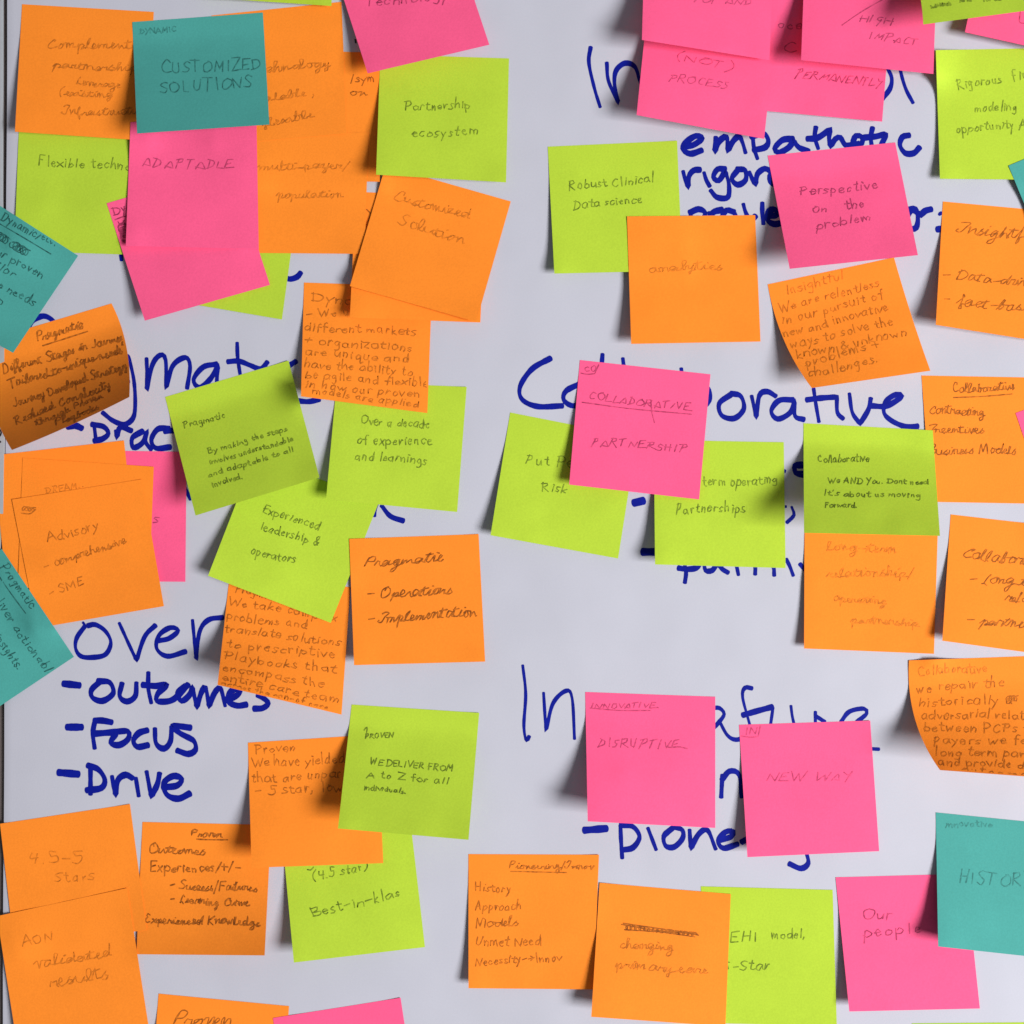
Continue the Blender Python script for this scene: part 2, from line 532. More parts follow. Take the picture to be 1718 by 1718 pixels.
# the sheet: a slightly wavy sheet of thick paper board
def sheet_edge(y):
    return 11.5 - y * 0.0042 + 0.5 * math.sin(y * .011)
NS = 60
ys = np.linspace(-420, 2140, NS + 1)
cols = np.concatenate([[0, .002, .006], np.linspace(.03, 1, 40)])
vs, fs = [], []
for yy in ys:
    x0 = sheet_edge(yy)
    for cc in cols:
        xx = x0 + cc * 2250
        edge = 1.3 * math.exp(-(xx - x0) / 5.0)
        vs.append(((xx - CX) * S, edge * S, ZC + (CY - yy) * S))
nc = len(cols)
for j in range(NS):
    for i in range(nc - 1):
        a = j * nc + i
        fs.append((a, a + nc, a + nc + 1, a + 1))
kk = len(vs)
for j, yy in enumerate(ys):
    x, y, z = vs[j * nc]
    vs.append((x, y, z)); vs.append((x, y + 7 * S, z))
for j in range(NS):
    a = kk + 2 * j
    fs.append((a, a + 1, a + 3, a + 2))
sheet = mesh_obj('flip_chart_sheet', vs, fs, sheet_m)
sheet['label'] = 'large white flip chart sheet with blue marker headings under all the sticky notes'
sheet['category'] = 'flip chart'

side = slab('neighbouring_sheet', [(-700, -420), (4.2, -420), (4.2, 100), (3.6, 330), (5.5, 470), (8, 620), (7.5, 720), (6, 860), (-6, 1010), (-40, 1100), (-700, 1100)], 1.5, 6,
            paper_mat('neighbour_grey', (0.40, 0.42, 0.45), rough=.6, mottle=.03))
side['label'] = 'grey sheet edge just beyond the left border of the big white sheet'
side['category'] = 'paper sheet'

# blue marker writing on the sheet
mk, nt, b = new_mat('marker_blue')
tc = nt.nodes.new('ShaderNodeTexCoord')
n = nt.nodes.new('ShaderNodeTexNoise'); n.inputs['Scale'].default_value = 160; n.inputs['Detail'].default_value = 4
nt.links.new(tc.outputs['Object'], n.inputs['Vector'])
cr = nt.nodes.new('ShaderNodeMix'); cr.data_type = 'RGBA'
cr.inputs[6].default_value = (0.002, 0.005, 0.17, 1); cr.inputs[7].default_value = (0.005, 0.014, 0.36, 1)
nt.links.new(n.outputs[0], cr.inputs[0]); nt.links.new(cr.outputs[2], b.inputs['Base Color'])
b.inputs['Roughness'].default_value = .6; set_spec(b, .08)
mkb, nt2, b2 = new_mat('marker_black')
b2.inputs['Base Color'].default_value = (0.012, 0.012, 0.015, 1); b2.inputs['Roughness'].default_value = .5

_mk = [0]
def marker(label, strokes, w=9, nib=(0.58, 1.3), parent=None, mat=None, h0=.12):
    """one object per group of strokes that stand together"""
    items = []
    for st in strokes:
        ww = w
        if isinstance(st[0], (int, float)): ww = st[0]; st = st[1]
        A = np.array(st, float)
        items.append([ww, st, A.min(0), A.max(0)])
    groups = [[it] for it in items]
    merged = True
    while merged:
        merged = False
        for i in range(len(groups)):
            for j in range(i + 1, len(groups)):
                if any(np.all(np.maximum(p[2], q_[2]) - np.minimum(p[3], q_[3]) < 17) for p in groups[i] for q_ in groups[j]):
                    groups[i] += groups.pop(j); merged = True; break
            if merged: break
    for gi, grp in enumerate(groups):
        vs, fs = [], []
        for ww, st, _, _ in grp:
            path = smooth_path(st, 3.5)
            Lp, Rp = ribbon(path, ww * 1.2, nib=nib, capr=.55)
            s0 = len(vs)
            for q_ in range(len(Lp)):
                _mk[0] += 1
                h = h0 + (_mk[0] % 1200) * 2.2e-4
                vs.append(((Lp[q_][0] - CX) * S, -h * S, ZC + (CY - Lp[q_][1]) * S))
                vs.append(((Rp[q_][0] - CX) * S, -h * S, ZC + (CY - Rp[q_][1]) * S))
            for q_ in range(len(Lp) - 1):
                a = s0 + 2 * q_
                fs.append((a, a + 1, a + 3, a + 2))
        lone = len(grp) == 1 and np.ptp(np.array(grp[0][1])[:, 1]) < 7
        o = mesh_obj('marker_dash' if lone else ('marker_word' if len(grp) > 1 else 'marker_stroke'), vs, fs, mat or mkb if mat else mk, parent or sheet)
        if len(grp) > 1 and len(grp) == max(len(x) for x in groups): o['label'] = label

marker('blue marker heading beginning with In, top right', [
    [(991, 79), (988, 105), (997, 147), (1007, 180)],
    [(1018, 105), (1021, 136), (1038, 173), (1038, 173), (1031, 141), (1034, 118), (1049, 106), (1065, 112), (1073, 134), (1084, 165)],
    [(1488, 112), (1496, 131), (1493, 149), (1480, 166)],
    [(1508, 100), (1512, 124), (1520, 150), (1532, 173)]], w=8.2)
marker('blue marker word empathetic', [
    [(1148, 246), (1164, 243), (1178, 232), (1168, 228), (1153, 237), (1145, 249), (1158, 258), (1178, 252)],
    [(1201, 230), (1199, 255), (1199, 255), (1207, 237), (1219, 230), (1221, 254), (1221, 254), (1230, 237), (1240, 229), (1246, 240), (1251, 257)],
    [(1263, 229), (1265, 248), (1271, 267)], [(1260, 230), (1280, 224), (1289, 235), (1284, 247), (1264, 252)],
    [(1331, 233), (1313, 235), (1300, 249), (1307, 256), (1324, 247), (1331, 235), (1331, 235), (1340, 247), (1357, 254)],
    [(1369, 213), (1367, 230), (1373, 250)],
    [(1354, 233), (1372, 231), (1393, 217), (1393, 217), (1391, 232), (1393, 246), (1393, 246), (1402, 233), (1410, 231), (1418, 243), (1430, 243), (1446, 240), (1446, 230), (1436, 228), (1431, 238)],
    [(1464, 214), (1461, 230), (1463, 248)], [(1449, 231), (1470, 229), (1486, 226), (1479, 242)],
    [(1526, 227), (1514, 230), (1510, 244), (1519, 257), (1533, 257), (1543, 247)]], w=9.2)
marker('blue marker word starting rigor', [
    [(1146, 287), (1150, 303), (1155, 315), (1155, 315), (1156, 296), (1164, 286), (1175, 285)], [(1181, 289), (1185, 302), (1191, 313)],
    [(1217, 284), (1204, 284), (1197, 297), (1206, 303), (1217, 287), (1217, 287), (1223, 310), (1221, 331), (1203, 331), (1192, 319)],
    [(1238, 285), (1228, 300), (1238, 310), (1251, 302), (1250, 286), (1236, 284)],
    [(1257, 288), (1262, 300), (1268, 310), (1268, 310), (1271, 292), (1283, 283), (1292, 287)],
    [(1312, 290), (1294, 292), (1292, 305), (1305, 312)]], w=9.0)
marker('blue marker word starting problem', [
    [(1158, 356), (1162, 380)], [(1157, 357), (1172, 351), (1183, 357), (1179, 370)],
    [(1190, 356), (1192, 375), (1192, 375), (1196, 357), (1212, 352)],
    [(1232, 356), (1219, 353), (1212, 366), (1224, 374), (1234, 363), (1230, 355)],
    [(1247, 342), (1251, 356), (1259, 370), (1268, 362)],
    [(1279, 340), (1279, 358), (1281, 376)],
    [(1289, 362), (1304, 361), (1301, 352), (1290, 354), (1287, 368), (1298, 376), (1312, 374)],
    [(1524, 352), (1536, 351), (1540, 366), (1537, 382), (1526, 383), (1521, 368), (1530, 353), (1545, 361), (1545, 361), (1552, 354), (1563, 351)],
    [(1577, 358), (1578, 359)], [(1572, 385), (1580, 384)]], w=9.2)
marker('blue marker bits of a hidden heading, upper left', [
    [(203, 428), (204, 437)], [(470, 458), (484, 468), (498, 465), (505, 457)],
    [(40, 640), (42, 580), (50, 545), (66, 532), (80, 532), (92, 545), (80, 570), (50, 580)],
    [(310, 818), (315, 828), (320, 838)]], w=8.4)
marker('blue marker word Pragmatic, partly covered', [
    [(216, 598), (200, 610), (198, 640), (216, 640)],
    [(217, 601), (225, 640), (227, 680), (223, 702), (209, 712), (190, 706), (172, 692)],
    [(246, 601), (247, 630), (246, 655), (246, 655), (256, 612), (269, 596), (278, 604), (279, 652), (279, 652), (290, 614), (311, 600), (319, 614), (314, 652)],
    [(364, 611), (341, 616), (325, 637), (335, 650), (353, 636), (366, 613), (366, 613), (364, 640), (367, 655)],
    [(398, 575), (399, 600), (403, 628)],
    [(382, 607), (401, 606), (420, 613), (438, 619), (449, 607)],
    [(497, 606), (482, 618), (477, 645), (490, 668), (515, 674), (536, 670)]], w=8.0)
marker('blue marker dash and word starting prac', [
    (10, [(113, 716), (126, 714), (138, 719)]),
    [(158, 714), (161, 738)], [(154, 712), (174, 716), (182, 727), (173, 736), (158, 740)],
    [(194, 722), (196, 735), (196, 735), (202, 717), (221, 723)],
    [(240, 723), (222, 735), (224, 751), (240, 742), (247, 722), (247, 722), (244, 740), (254, 755)],
    [(284, 719), (265, 720), (254, 738), (262, 752), (286, 750)],
    [(276, 724), (300, 721)], [(634, 838), (629, 852), (628, 866)], [(640, 848), (655, 866), (677, 874)]], w=8.6)
marker('blue marker heading over', [
    (5, [(139, 1044), (142, 1048)]),
    [(143, 1050), (129, 1070), (127, 1088), (136, 1101), (155, 1103), (177, 1098), (186, 1078), (177, 1059), (160, 1048), (147, 1050)],
    [(200, 1045), (215, 1078), (229, 1108), (229, 1108), (243, 1068), (261, 1049)],
    [(266, 1075), (284, 1071), (299, 1058), (286, 1053), (267, 1066), (263, 1088), (281, 1101), (312, 1093)],
    [(323, 1040), (326, 1072), (329, 1107), (329, 1107), (335, 1060), (350, 1040), (374, 1036)]], w=7.6)
marker('blue marker dash and word outcomes', [
    (10.5, [(106, 1147), (134, 1150)]),
    [(170, 1142), (154, 1157), (155, 1170), (172, 1176), (190, 1163), (184, 1145), (164, 1143)],
    [(205, 1146), (201, 1168), (213, 1177), (227, 1168), (229, 1145)],
    [(249, 1128), (249, 1155), (254, 1180)],
    [(239, 1149), (262, 1151), (280, 1149), (265, 1164), (264, 1176), (285, 1176), (300, 1166), (316, 1148)],
    [(312, 1150), (298, 1163), (305, 1176), (318, 1166), (323, 1152), (323, 1152), (330, 1187), (330, 1187), (338, 1162), (345, 1154), (351, 1186), (351, 1186), (360, 1163), (370, 1155), (378, 1185)],
    [(378, 1174), (392, 1170), (403, 1161), (395, 1156), (385, 1163), (383, 1177), (398, 1184), (414, 1182)],
    [(426, 1189), (441, 1188), (450, 1180), (443, 1172), (432, 1166)]], w=9.2)
marker('blue marker dash and word Focus', [
    (10.5, [(112, 1220), (138, 1220)]),
    [(160, 1207), (156, 1230), (159, 1256)], [(158, 1209), (172, 1209), (188, 1212)],
    [(158, 1231), (185, 1229), (214, 1227), (215, 1240), (200, 1250), (186, 1246), (194, 1232)],
    [(248, 1225), (233, 1230), (224, 1243), (231, 1253), (249, 1250)], [(260, 1222), (262, 1247), (275, 1256), (286, 1244), (288, 1219)],
    [(320, 1221), (290, 1218), (302, 1230), (325, 1243), (328, 1258), (316, 1265), (297, 1259)]], w=9.4)
marker('blue marker dash and word Drive', [
    (11, [(98, 1296), (132, 1299)]),
    [(152, 1290), (152, 1333)], [(147, 1284), (165, 1291), (176, 1308), (170, 1322), (145, 1326)],
    [(188, 1302), (191, 1320), (194, 1335), (194, 1335), (198, 1309), (211, 1300), (223, 1306)],
    [(228, 1305), (233, 1336)], [(246, 1294), (254, 1337), (254, 1337), (264, 1316), (268, 1297)],
    [(273, 1321), (297, 1318), (305, 1307), (291, 1302), (275, 1314), (280, 1333), (299, 1340), (319, 1331)]], w=9.6)
marker('large blue marker word Collaborative', [
    [(924, 601), (893, 619), (873, 648), (876, 670), (902, 682), (944, 681)],
    [(975, 643), (950, 656), (946, 671), (962, 681), (985, 672)],
    [(1011, 594), (1008, 640), (1012, 680)], [(1045, 601), (1050, 645), (1050, 684)],
    [(1143, 618), (1150, 680), (1150, 680), (1170, 650), (1188, 652), (1190, 672), (1170, 690)],
    [(1228, 661), (1207, 677), (1211, 697), (1232, 702), (1248, 686), (1243, 665), (1226, 660)],
    [(1261, 664), (1265, 682), (1269, 701), (1269, 701), (1274, 664), (1287, 657), (1302, 665)],
    [(1331, 671), (1307, 672), (1294, 690), (1305, 703), (1326, 692), (1333, 672), (1333, 672), (1334, 698), (1349, 704)],
    [(1365, 652), (1369, 679), (1374, 708)], [(1353, 671), (1376, 668), (1404, 666), (1404, 666), (1405, 692), (1415, 703)],
    [(1425, 660), (1430, 692), (1443, 711), (1443, 711), (1457, 687), (1461, 668)],
    [(1462, 681), (1488, 681), (1513, 665), (1503, 662), (1487, 673), (1483, 692), (1496, 706), (1520, 716), (1540, 715)]], w=8.4)
marker('blue marker dashes and half hidden words below the large word', [
    (11.5, [(1063, 844), (1080, 840)]), (11.5, [(1078, 926), (1110, 926)]),
    [(1138, 953), (1152, 955), (1168, 953), (1175, 944)], [(1147, 940), (1151, 960), (1149, 978)],
    [(1181, 945), (1184, 957), (1195, 957), (1204, 946), (1212, 955), (1222, 961)],
    [(1235, 945), (1239, 965)], [(1252, 944), (1266, 948), (1267, 964)], [(1284, 945), (1297, 950), (1299, 966)],
    [(1319, 938), (1325, 950), (1331, 966)], [(1342, 946), (1352, 958)],
    (6, [(1315, 790), (1317, 791)]), (10, [(1346, 780), (1334, 782), (1335, 793), (1348, 796)]),
    (6, [(1318, 849), (1318, 851)]), (6, [(1328, 850), (1332, 864), (1320, 877)])], w=8.4)
marker('tall thin blue marker word Innovative', [
    [(877, 1116), (882, 1164), (879, 1217), (883, 1242), (888, 1235)],
    [(912, 1162), (916, 1227), (916, 1227), (928, 1180), (950, 1159), (960, 1172), (964, 1240)],
    [(1195, 1188), (1207, 1188), (1215, 1198), (1206, 1212), (1196, 1222)], [(1206, 1208), (1220, 1233), (1234, 1241), (1250, 1237)],
    [(1262, 1155), (1250, 1154), (1246, 1170), (1258, 1216)],
    (8.5, [(1246, 1200), (1270, 1193), (1296, 1186)]), (6, [(1297, 1187), (1293, 1215)]),
    [(1327, 1184), (1329, 1200), (1332, 1214)], [(1368, 1194), (1368, 1214)], [(1368, 1201), (1384, 1211)],
    [(1411, 1211), (1425, 1194), (1449, 1189), (1454, 1197), (1438, 1211)], (5, [(1455, 1256), (1475, 1257)])], w=6.6)
marker('blue marker dash and word pioneering', [
    [(1212, 1300), (1210, 1338)], [(1211, 1309), (1224, 1294), (1240, 1300), (1244, 1338)],
    (10.5, [(980, 1393), (1018, 1390)]),
    [(1041, 1385), (1042, 1410), (1044, 1440)], [(1041, 1384), (1062, 1387), (1073, 1404), (1062, 1422), (1045, 1426)],
    [(1087, 1389), (1101, 1426)],
    [(1130, 1388), (1114, 1403), (1117, 1419), (1131, 1421), (1145, 1407), (1145, 1393), (1131, 1387)],
    [(1157, 1392), (1159, 1424), (1159, 1424), (1172, 1400), (1187, 1393), (1201, 1425)],
    [(1206, 1410), (1226, 1404), (1230, 1395), (1217, 1396), (1205, 1411), (1214, 1423), (1238, 1416)],
    [(1244, 1413), (1256, 1406), (1264, 1400)],
    [(1353, 1430), (1356, 1448), (1344, 1457), (1324, 1449)]], w=8.6)
marker('small black pen mark near the pink corner', [(4, [(596, 66), (597, 72)])], mat=mkb)
marker('black scrawl on the grey sheet edge', [(3, [(-8, 655), (3, 668), (-4, 682), (4, 690)]), (3, [(-6, 712), (3, 726), (-3, 736), (2, 742)]), (3, [(-3, 700), (1, 706)])], parent=side, mat=mkb, h0=1.75)

# ---------------------------------------------------------------- sticky notes, lowest first
def q(*a): return [(a[i], a[i + 1]) for i in range(0, 8, 2)]
N = sticky_note
# upper left cluster
N('orange', q(422, 84, 641, 88, 637, 305, 419, 302), (3, 3), 'orange note behind the others left of the Partnership ecosystem note', [
    ('/sym', 588, 138, 629, 136, 7), ('on', 588, 160, 613, 160, 7, dict(join=True))], ink=.75)
N('green', q(291, 300, 502, 322, 473, 536, 262, 500), (4, 6), 'mostly hidden lime green note whose corner shows below the ADAPTABLE pair')
N('orange', q(385, 968, 588, 985, 573, 1199, 365, 1149), (86, 34), 'orange note dense with lines about prescriptive playbooks, lifted at its lower left corner', [
    ('Pragmatic', 395, 993, 470, 1010, 8), ('We take complex', 383, 1014, 565, 1042, 8), ('problems and', 379, 1038, 515, 1056, 8),
    ('translate solutions', 376, 1060, 571, 1084, 8), ('to prescriptive', 380, 1085, 562, 1105, 8), ('Playbooks that', 376, 1106, 563, 1130, 8),
    ('encompass the', 373, 1125, 543, 1153, 8), ('entire care team', 372, 1141, 568, 1180, 7.5), ('across the con-of care', 371, 1150, 550, 1191, 5.5)], p=2.0, ink=.62)
N('green', q(428, 762, 636, 842, 555, 1045, 349, 966), (30, 10), 'tilted lime green note reading Experienced leadership and operators', [
    ('Experienced', 440, 858, 535, 890, 8.5), ('leadership &', 436, 887, 532, 918, 8.5), ('operators', 420, 930, 495, 945, 8.5)], ink=.78)
N('green', q(565, 640, 783, 649, 767, 859, 547, 838), (28, 8), 'lime green note reading Over a decade of experience and learnings', [
    ('Over a decade', 606, 711, 720, 719, 8.5), ('of experience', 598, 744, 724, 747, 8.5), ('and learnings', 595, 770, 716, 779, 8.5)], ink=.75)
N('orange', q(510, 474, 725, 481, 717, 693, 505, 665), (30, 10), 'orange note headed Dynamic, filled with eight lines about different markets', [
    ('Dynamic', 523, 506, 640, 512, 9), ('- We understand', 513, 531, 700, 531, 7), ('different markets', 511, 555, 697, 562, 8),
    ('+ organizations', 512, 576, 692, 590, 8), ('are unique and', 511, 596, 687, 608, 8), ('have the ability to', 511, 615, 692, 630, 8),
    ('be agile and flexible', 512, 634, 718, 650, 8), ('in how our proven', 512, 650, 704, 668, 7.5), ('models are applied', 524, 660, 702, 684, 6.5)], ink=.58)
N('orange', q(597, 322, 815, 329, 806, 541, 587, 533), (24, 10), 'orange note tucked under the tilted Customized Solution note', [('Y', 616, 366, 628, 364, 9)], ink=.85)
N('orange', q(398, 226, 618, 222, 612, 426, 395, 424), (4, 5), 'orange note reading multi payer population', [
    ('multi payer/', 434, 285, 582, 284, 8, dict(join=True)), ('population', 464, 332, 573, 333, 8, dict(join=True))], ink=.42)
N('orange', q(355, 26, 573, 3, 582, 224, 362, 243), (2, 3), 'orange note reading technology, scalable, flexible', [
    ('Technology', 412, 124, 553, 113, 9, dict(join=True)), ('scalable ,', 425, 172, 528, 160, 8, dict(join=True)), ('flexible', 440, 212, 525, 198, 8, dict(join=True))], ink=.5)
N('green', q(347, -220, 565, -208, 556, 10, 330, -5), (16, 10), 'lime green note cut by the top edge, left half of the picture')
N('green', q(32, 205, 248, 209, 240, 428, 24, 421), (5, 3), 'lime green note reading Flexible technology', [('Flexible technology', 65, 277, 262, 288, 8.5)])
N('orange', q(37, 7, 258, 20, 247, 236, 25, 221), (24, 3), 'orange note reading Complementary partnership, top left corner', [
    ('Complementary', 78, 83, 258, 80, 9, dict(join=True)), ('partnerships', 87, 114, 240, 120, 8, dict(join=True)),
    ('Leverage', 127, 141, 200, 148, 7, dict(join=True)), ('(existing', 98, 160, 187, 163, 7, dict(join=True)),
    ('Infrastructure', 105, 192, 250, 194, 8, dict(join=True))], ink=.5)
N('pink', q(179, 341, 389, 281, 453, 478, 243, 538), (28, 8), 'tilted pink note mostly under the ADAPTABLE note', [
    ('Dyn', 191, 362, 222, 352, 8), ('stroke', [(190, 370), (205, 364), (215, 362)]), ('scribble', 204, 378, 212, 402, 8, 7), ('stroke', [(198, 372), (203, 378), (208, 370)])], ink=.8)
N('pink', q(219, 205, 430, 190, 434, 418, 211, 413), (15, 9), 'straight pink note reading ADAPTABLE', [
    ('ADAPTABLE', 239, 280, 392, 283, 9, dict(slant=.2))], ink=.6)
N('teal', q(222, 37, 441, 21, 452, 209, 230, 224), (62, 48), 'teal note reading CUSTOMIZED SOLUTIONS', [
    ('DYNAMIC', 234, 57, 296, 53, 5, dict(ink=.45)), ('CUSTOMIZED', 271, 124, 438, 116, 11), ('SOLUTIONS', 270, 157, 424, 146, 11)], p=1.3, ink=.62)
N('orange', q(647, 278, 857, 338, 799, 540, 587, 480), (20, 24), 'tilted orange note reading Customized Solution', [
    ('Customized', 659, 334, 785, 368, 10, dict(join=True)), ('Solution', 667, 378, 776, 408, 10, dict(join=True))], ink=.42)
# middle left
N('green', q(638, 91, 854, 98, 849, 306, 631, 293), (38, 14), 'lime green note reading Partnership ecosystem', [
    ('Partnership', 679, 184, 789, 183, 8.5), ('ecosystem', 690, 230, 803, 226, 9)], ink=.75)
N('pink', q(550, -84, 752, -132, 821, 75, 617, 123), (36, 24), 'tilted pink note reading Technology at the top edge', [('Technology', 612, 10, 752, 0, 9)], ink=.7)
N('pink', q(95, 755, 313, 758, 311, 976, 93, 975), (3, 6), 'pink note showing only its right side behind the Advisory note', [('s', 257, 877, 266, 877, 9)], ink=.7)
N('orange', q(-12, 764, 208, 739, 232, 955, 10, 978), (3, 3), 'orange note with only its top edge and left strip showing behind the Advisory note', [
    ],)
N('orange', q(38, 768, 258, 783, 250, 1000, 30, 985), (4, 4), 'orange note between the top edge strip and the Advisory note, faint capitals near its top', [
    ('DREAM..', 77, 829, 142, 817, 6, dict(ink=.4))])
N('orange', q(20, 838, 238, 804, 275, 1017, 62, 1054), (10, 14), 'orange note reading Advisory, comprehensive, SME', [
    ('Advisory', 80, 909, 165, 889, 9), ('- comprehensive', 74, 957, 210, 911, 8, dict(join=True)),
    ('- SME', 82, 1000, 141, 980, 8), ('scribble', 38, 853, 58, 855, 4, 4), ('stroke', [(36, 861), (50, 862), (60, 855)])], ink=.6)
N('orange', q(-24, 572, 187, 509, 217, 666, 20, 755), (105, 105), 'curled orange note headed Pragmatic at the left edge, its bottom darker', [
    ('Pragmatic', 62, 573, 138, 552, 9, dict(join=True)), ('stroke', [(72, 580), (110, 568), (147, 556)]),
    ('Different Stages in Journey', 6, 627, 208, 570, 8.5, dict(join=True)), ('Tailored to unique needs', 16, 653, 206, 592, 8.5, dict(join=True)),
    ('Journey Developed Strategy', 24, 684, 212, 618, 8, dict(join=True)), ('Reduced Complexity', 27, 712, 185, 650, 8, dict(join=True)),
    ('through Proven', 62, 714, 172, 668, 6, dict(join=True)), ('Playbooks', 94, 714, 166, 686, 6, dict(join=True))], p=1.9, ink=.74, pen=2.4, bow=(-14, 6, 10, -6, 0, 3))
N('teal', q(-52, 312, 131, 429, 22, 592, -165, 490), (40, 44), 'teal note tilted to the right, headed Dynamic, at the left edge', [
    ('Dynamic/etc.', 0, 369, 93, 414, 8), ('stroke', [(-10, 370), (40, 399), (85, 426)]), ('scribble', -5, 394, 12, 404, 7, 4), ('scribble', 20, 410, 46, 424, 7, 6),
    ('our proven', -18, 422, 70, 468, 8.5), ('tailor', -30, 437, 23, 466, 8.5), ('the needs', -24, 470, 55, 515, 8.5), ('to', -22, 498, 2, 514, 8)], ink=.85, p=1.3)
N('green', q(277, 666, 484, 605, 536, 801, 328, 865), (60, 52), 'tilted dark green note headed Pragmatic with four small lines', [
    ('Pragmatic', 309, 719, 378, 700, 6), ('By making the steps', 350, 762, 482, 722, 5), ('involves understandable', 352, 780, 492, 740, 5),
    ('and adaptable to all', 350, 801, 493, 758, 5), ('involved.', 357, 818, 408, 802, 5)], p=1.15, ink=.8)
N('orange', q(586, 904, 803, 896, 814, 1110, 594, 1116), (22, 10), 'orange note reading Pragmatic, Operations, Implementation in cursive', [
    ('Pragmatic', 608, 950, 740, 943, 10.5, dict(join=True, slant=.35)), ('- Operations', 614, 1003, 757, 998, 10, dict(join=True, slant=.35)),
    ('- Implementation', 614, 1046, 797, 1034, 10, dict(join=True, slant=.35))], ink=.82, pen=2.2)
N('teal', q(3, 921, 124, 1102, -56, 1222, -178, 1040), (14, 14), 'teal note turned steeply, reading actionable insights, at the left edge', [
    ('Pragmatic', 0, 953, 52, 1021, 8), ('stroke', [(-5, 962), (20, 998), (43, 1029)]), ('deliver actionable', -22, 992, 82, 1138, 8), ('insights.', -10, 1068, 31, 1125, 8)], ink=.8)
# lower left
N('orange', q(239, 1379, 455, 1384, 444, 1603, 229, 1601), (5, 46), 'orange note headed Proven, listing Outcomes, Experiences, Learning Curve', [
    ('Proven', 320, 1403, 370, 1404, 7, dict(join=True)), ('stroke', [(330, 1408), (355, 1409), (382, 1409)]), ('Outcomes', 250, 1433, 342, 1433, 9, dict(join=True)),
    ('Experiences/+/-', 253, 1463, 402, 1462, 9), ('- Success/Failures', 285, 1492, 430, 1496, 8, dict(join=True)), ('- Learning Curve', 285, 1516, 416, 1521, 8.5, dict(join=True)),
    ('Experienced Knowledge', 243, 1549, 434, 1553, 8.5, dict(join=True))], ink=.8, pen=2.3, p=1.5)
N('orange', q(0, 1382, 218, 1349, 246, 1560, 24, 1592), (3, 2), 'orange note reading 4.5-5 Stars, lower left', [
    ('4.5-5', 50, 1450, 140, 1446, 10), ('Stars', 92, 1480, 158, 1474, 9)], ink=.42)
N('orange', q(-5, 1537, 213, 1490, 253, 1745, 32, 1775), (16, 10), 'orange note with validated results written on it, bottom left corner', [
    ('AON', 38, 1588, 92, 1575, 9), ('validated', 58, 1627, 186, 1603, 10, dict(join=True)), ('results', 83, 1657, 182, 1643, 11, dict(join=True))], ink=.45)
N('green', q(473, 1399, 688, 1372, 713, 1589, 493, 1615), (36, 10), 'lime green note reading Best-in-klas', [
    ('(4.5 star)', 525, 1476, 618, 1460, 8), ('Best-in-klas', 525, 1540, 672, 1503, 9.5), ('stroke', [(516, 1459), (521, 1460), (526, 1455)])], ink=.8)
N('orange', q(416, 1246, 633, 1232, 643, 1448, 422, 1456), (52, 14), 'orange note headed Proven about 5 star, under the green WE DELIVER note', [
    ('Proven', 428, 1266, 496, 1260, 8), ('We have yielded', 424, 1288, 578, 1280, 9), ('that are unparalleled', 422, 1314, 640, 1300, 9), ('- 5 star, lowest', 428, 1334, 610, 1326, 9)], ink=.62)
N('green', q(590, 1182, 804, 1196, 786, 1409, 567, 1390), (66, 62), 'darker green note reading WE DELIVER FROM A to Z for all individuals', [
    ('PROVEN', 613, 1238, 660, 1238, 5), ('stroke', [(614, 1238), (616, 1220), (611, 1225)]), ('WE DELIVER FROM', 621, 1282, 760, 1294, 5.5), ('A to Z for all', 614, 1304, 752, 1315, 6),
    ('individuals.', 610, 1325, 682, 1331, 4.5)], p=1.15, ink=.85)
N('orange', q(266, 1667, 485, 1688, 470, 1900, 250, 1885), (10, 10), 'orange note cut by the bottom edge with a cursive word', [('Proven', 288, 1722, 385, 1724, 14, dict(join=True, slant=.3))], ink=.75)
N('pink', q(458, 1708, 672, 1674, 705, 1890, 490, 1925), (10, 10), 'blank pink note corner cut by the bottom edge')
# upper right
N('pink', q(1280, -30, 1497, -12, 1480, 204, 1263, 184), (10, 8), 'pink note reading PERMANENTLY', [
    ('oce', 1304, 46, 1346, 48, 8), ('Cl', 1314, 86, 1350, 86, 9), ('PERMANENTLY', 1334, 131, 1480, 144, 9, dict(slant=.3))], ink=.6)
N('pink', q(1090, -22, 1305, 17, 1282, 233, 1068, 193), (50, 18), 'pink note reading NOT PROCESS', [
    ('(NOT)', 1132, 98, 1230, 120, 8, dict(slant=.25)), ('PROCESS', 1122, 137, 1220, 148, 8, dict(slant=.3))], ink=.5)
N('pink', q(1083, -150, 1300, -118, 1291, 101, 1077, 67), (64, 18), 'pink note overlapping the NOT PROCESS note at the top edge', [('TOP AND', 1163, 5, 1262, 7, 7, dict(slant=.3))], ink=.5)
N('pink', q(1352, -115, 1573, -95, 1566, 124, 1344, 101), (54, 22), 'pink note reading HIGH IMPACT', [
    ('stroke', [(1413, 42), (1445, 20), (1490, -6)]), ('HIGH', 1442, 34, 1498, 42, 8, dict(slant=.2)), ('IMPACT', 1458, 65, 1540, 76, 8, dict(slant=.25))], ink=.6)
N('green', q(1570, 84, 1788, 80, 1795, 302, 1577, 300), (10, 6), 'lime green note reading Rigorous modeling opportunity', [
    ('Rigorous', 1607, 151, 1681, 137, 8.5), ('financial', 1699, 136, 1790, 120, 9), ('modeling', 1635, 187, 1706, 186, 8.5), ('opportunity A', 1604, 222, 1722, 215, 8.5)], ink=.65)
N('pink', q(1665, -160, 1878, -113, 1832, 101, 1619, 54), (24, 20), 'pink note corner below the green one, top right corner', [('stroke', [(1712, 20), (1711, 37), (1724, 39)])], ink=.6)
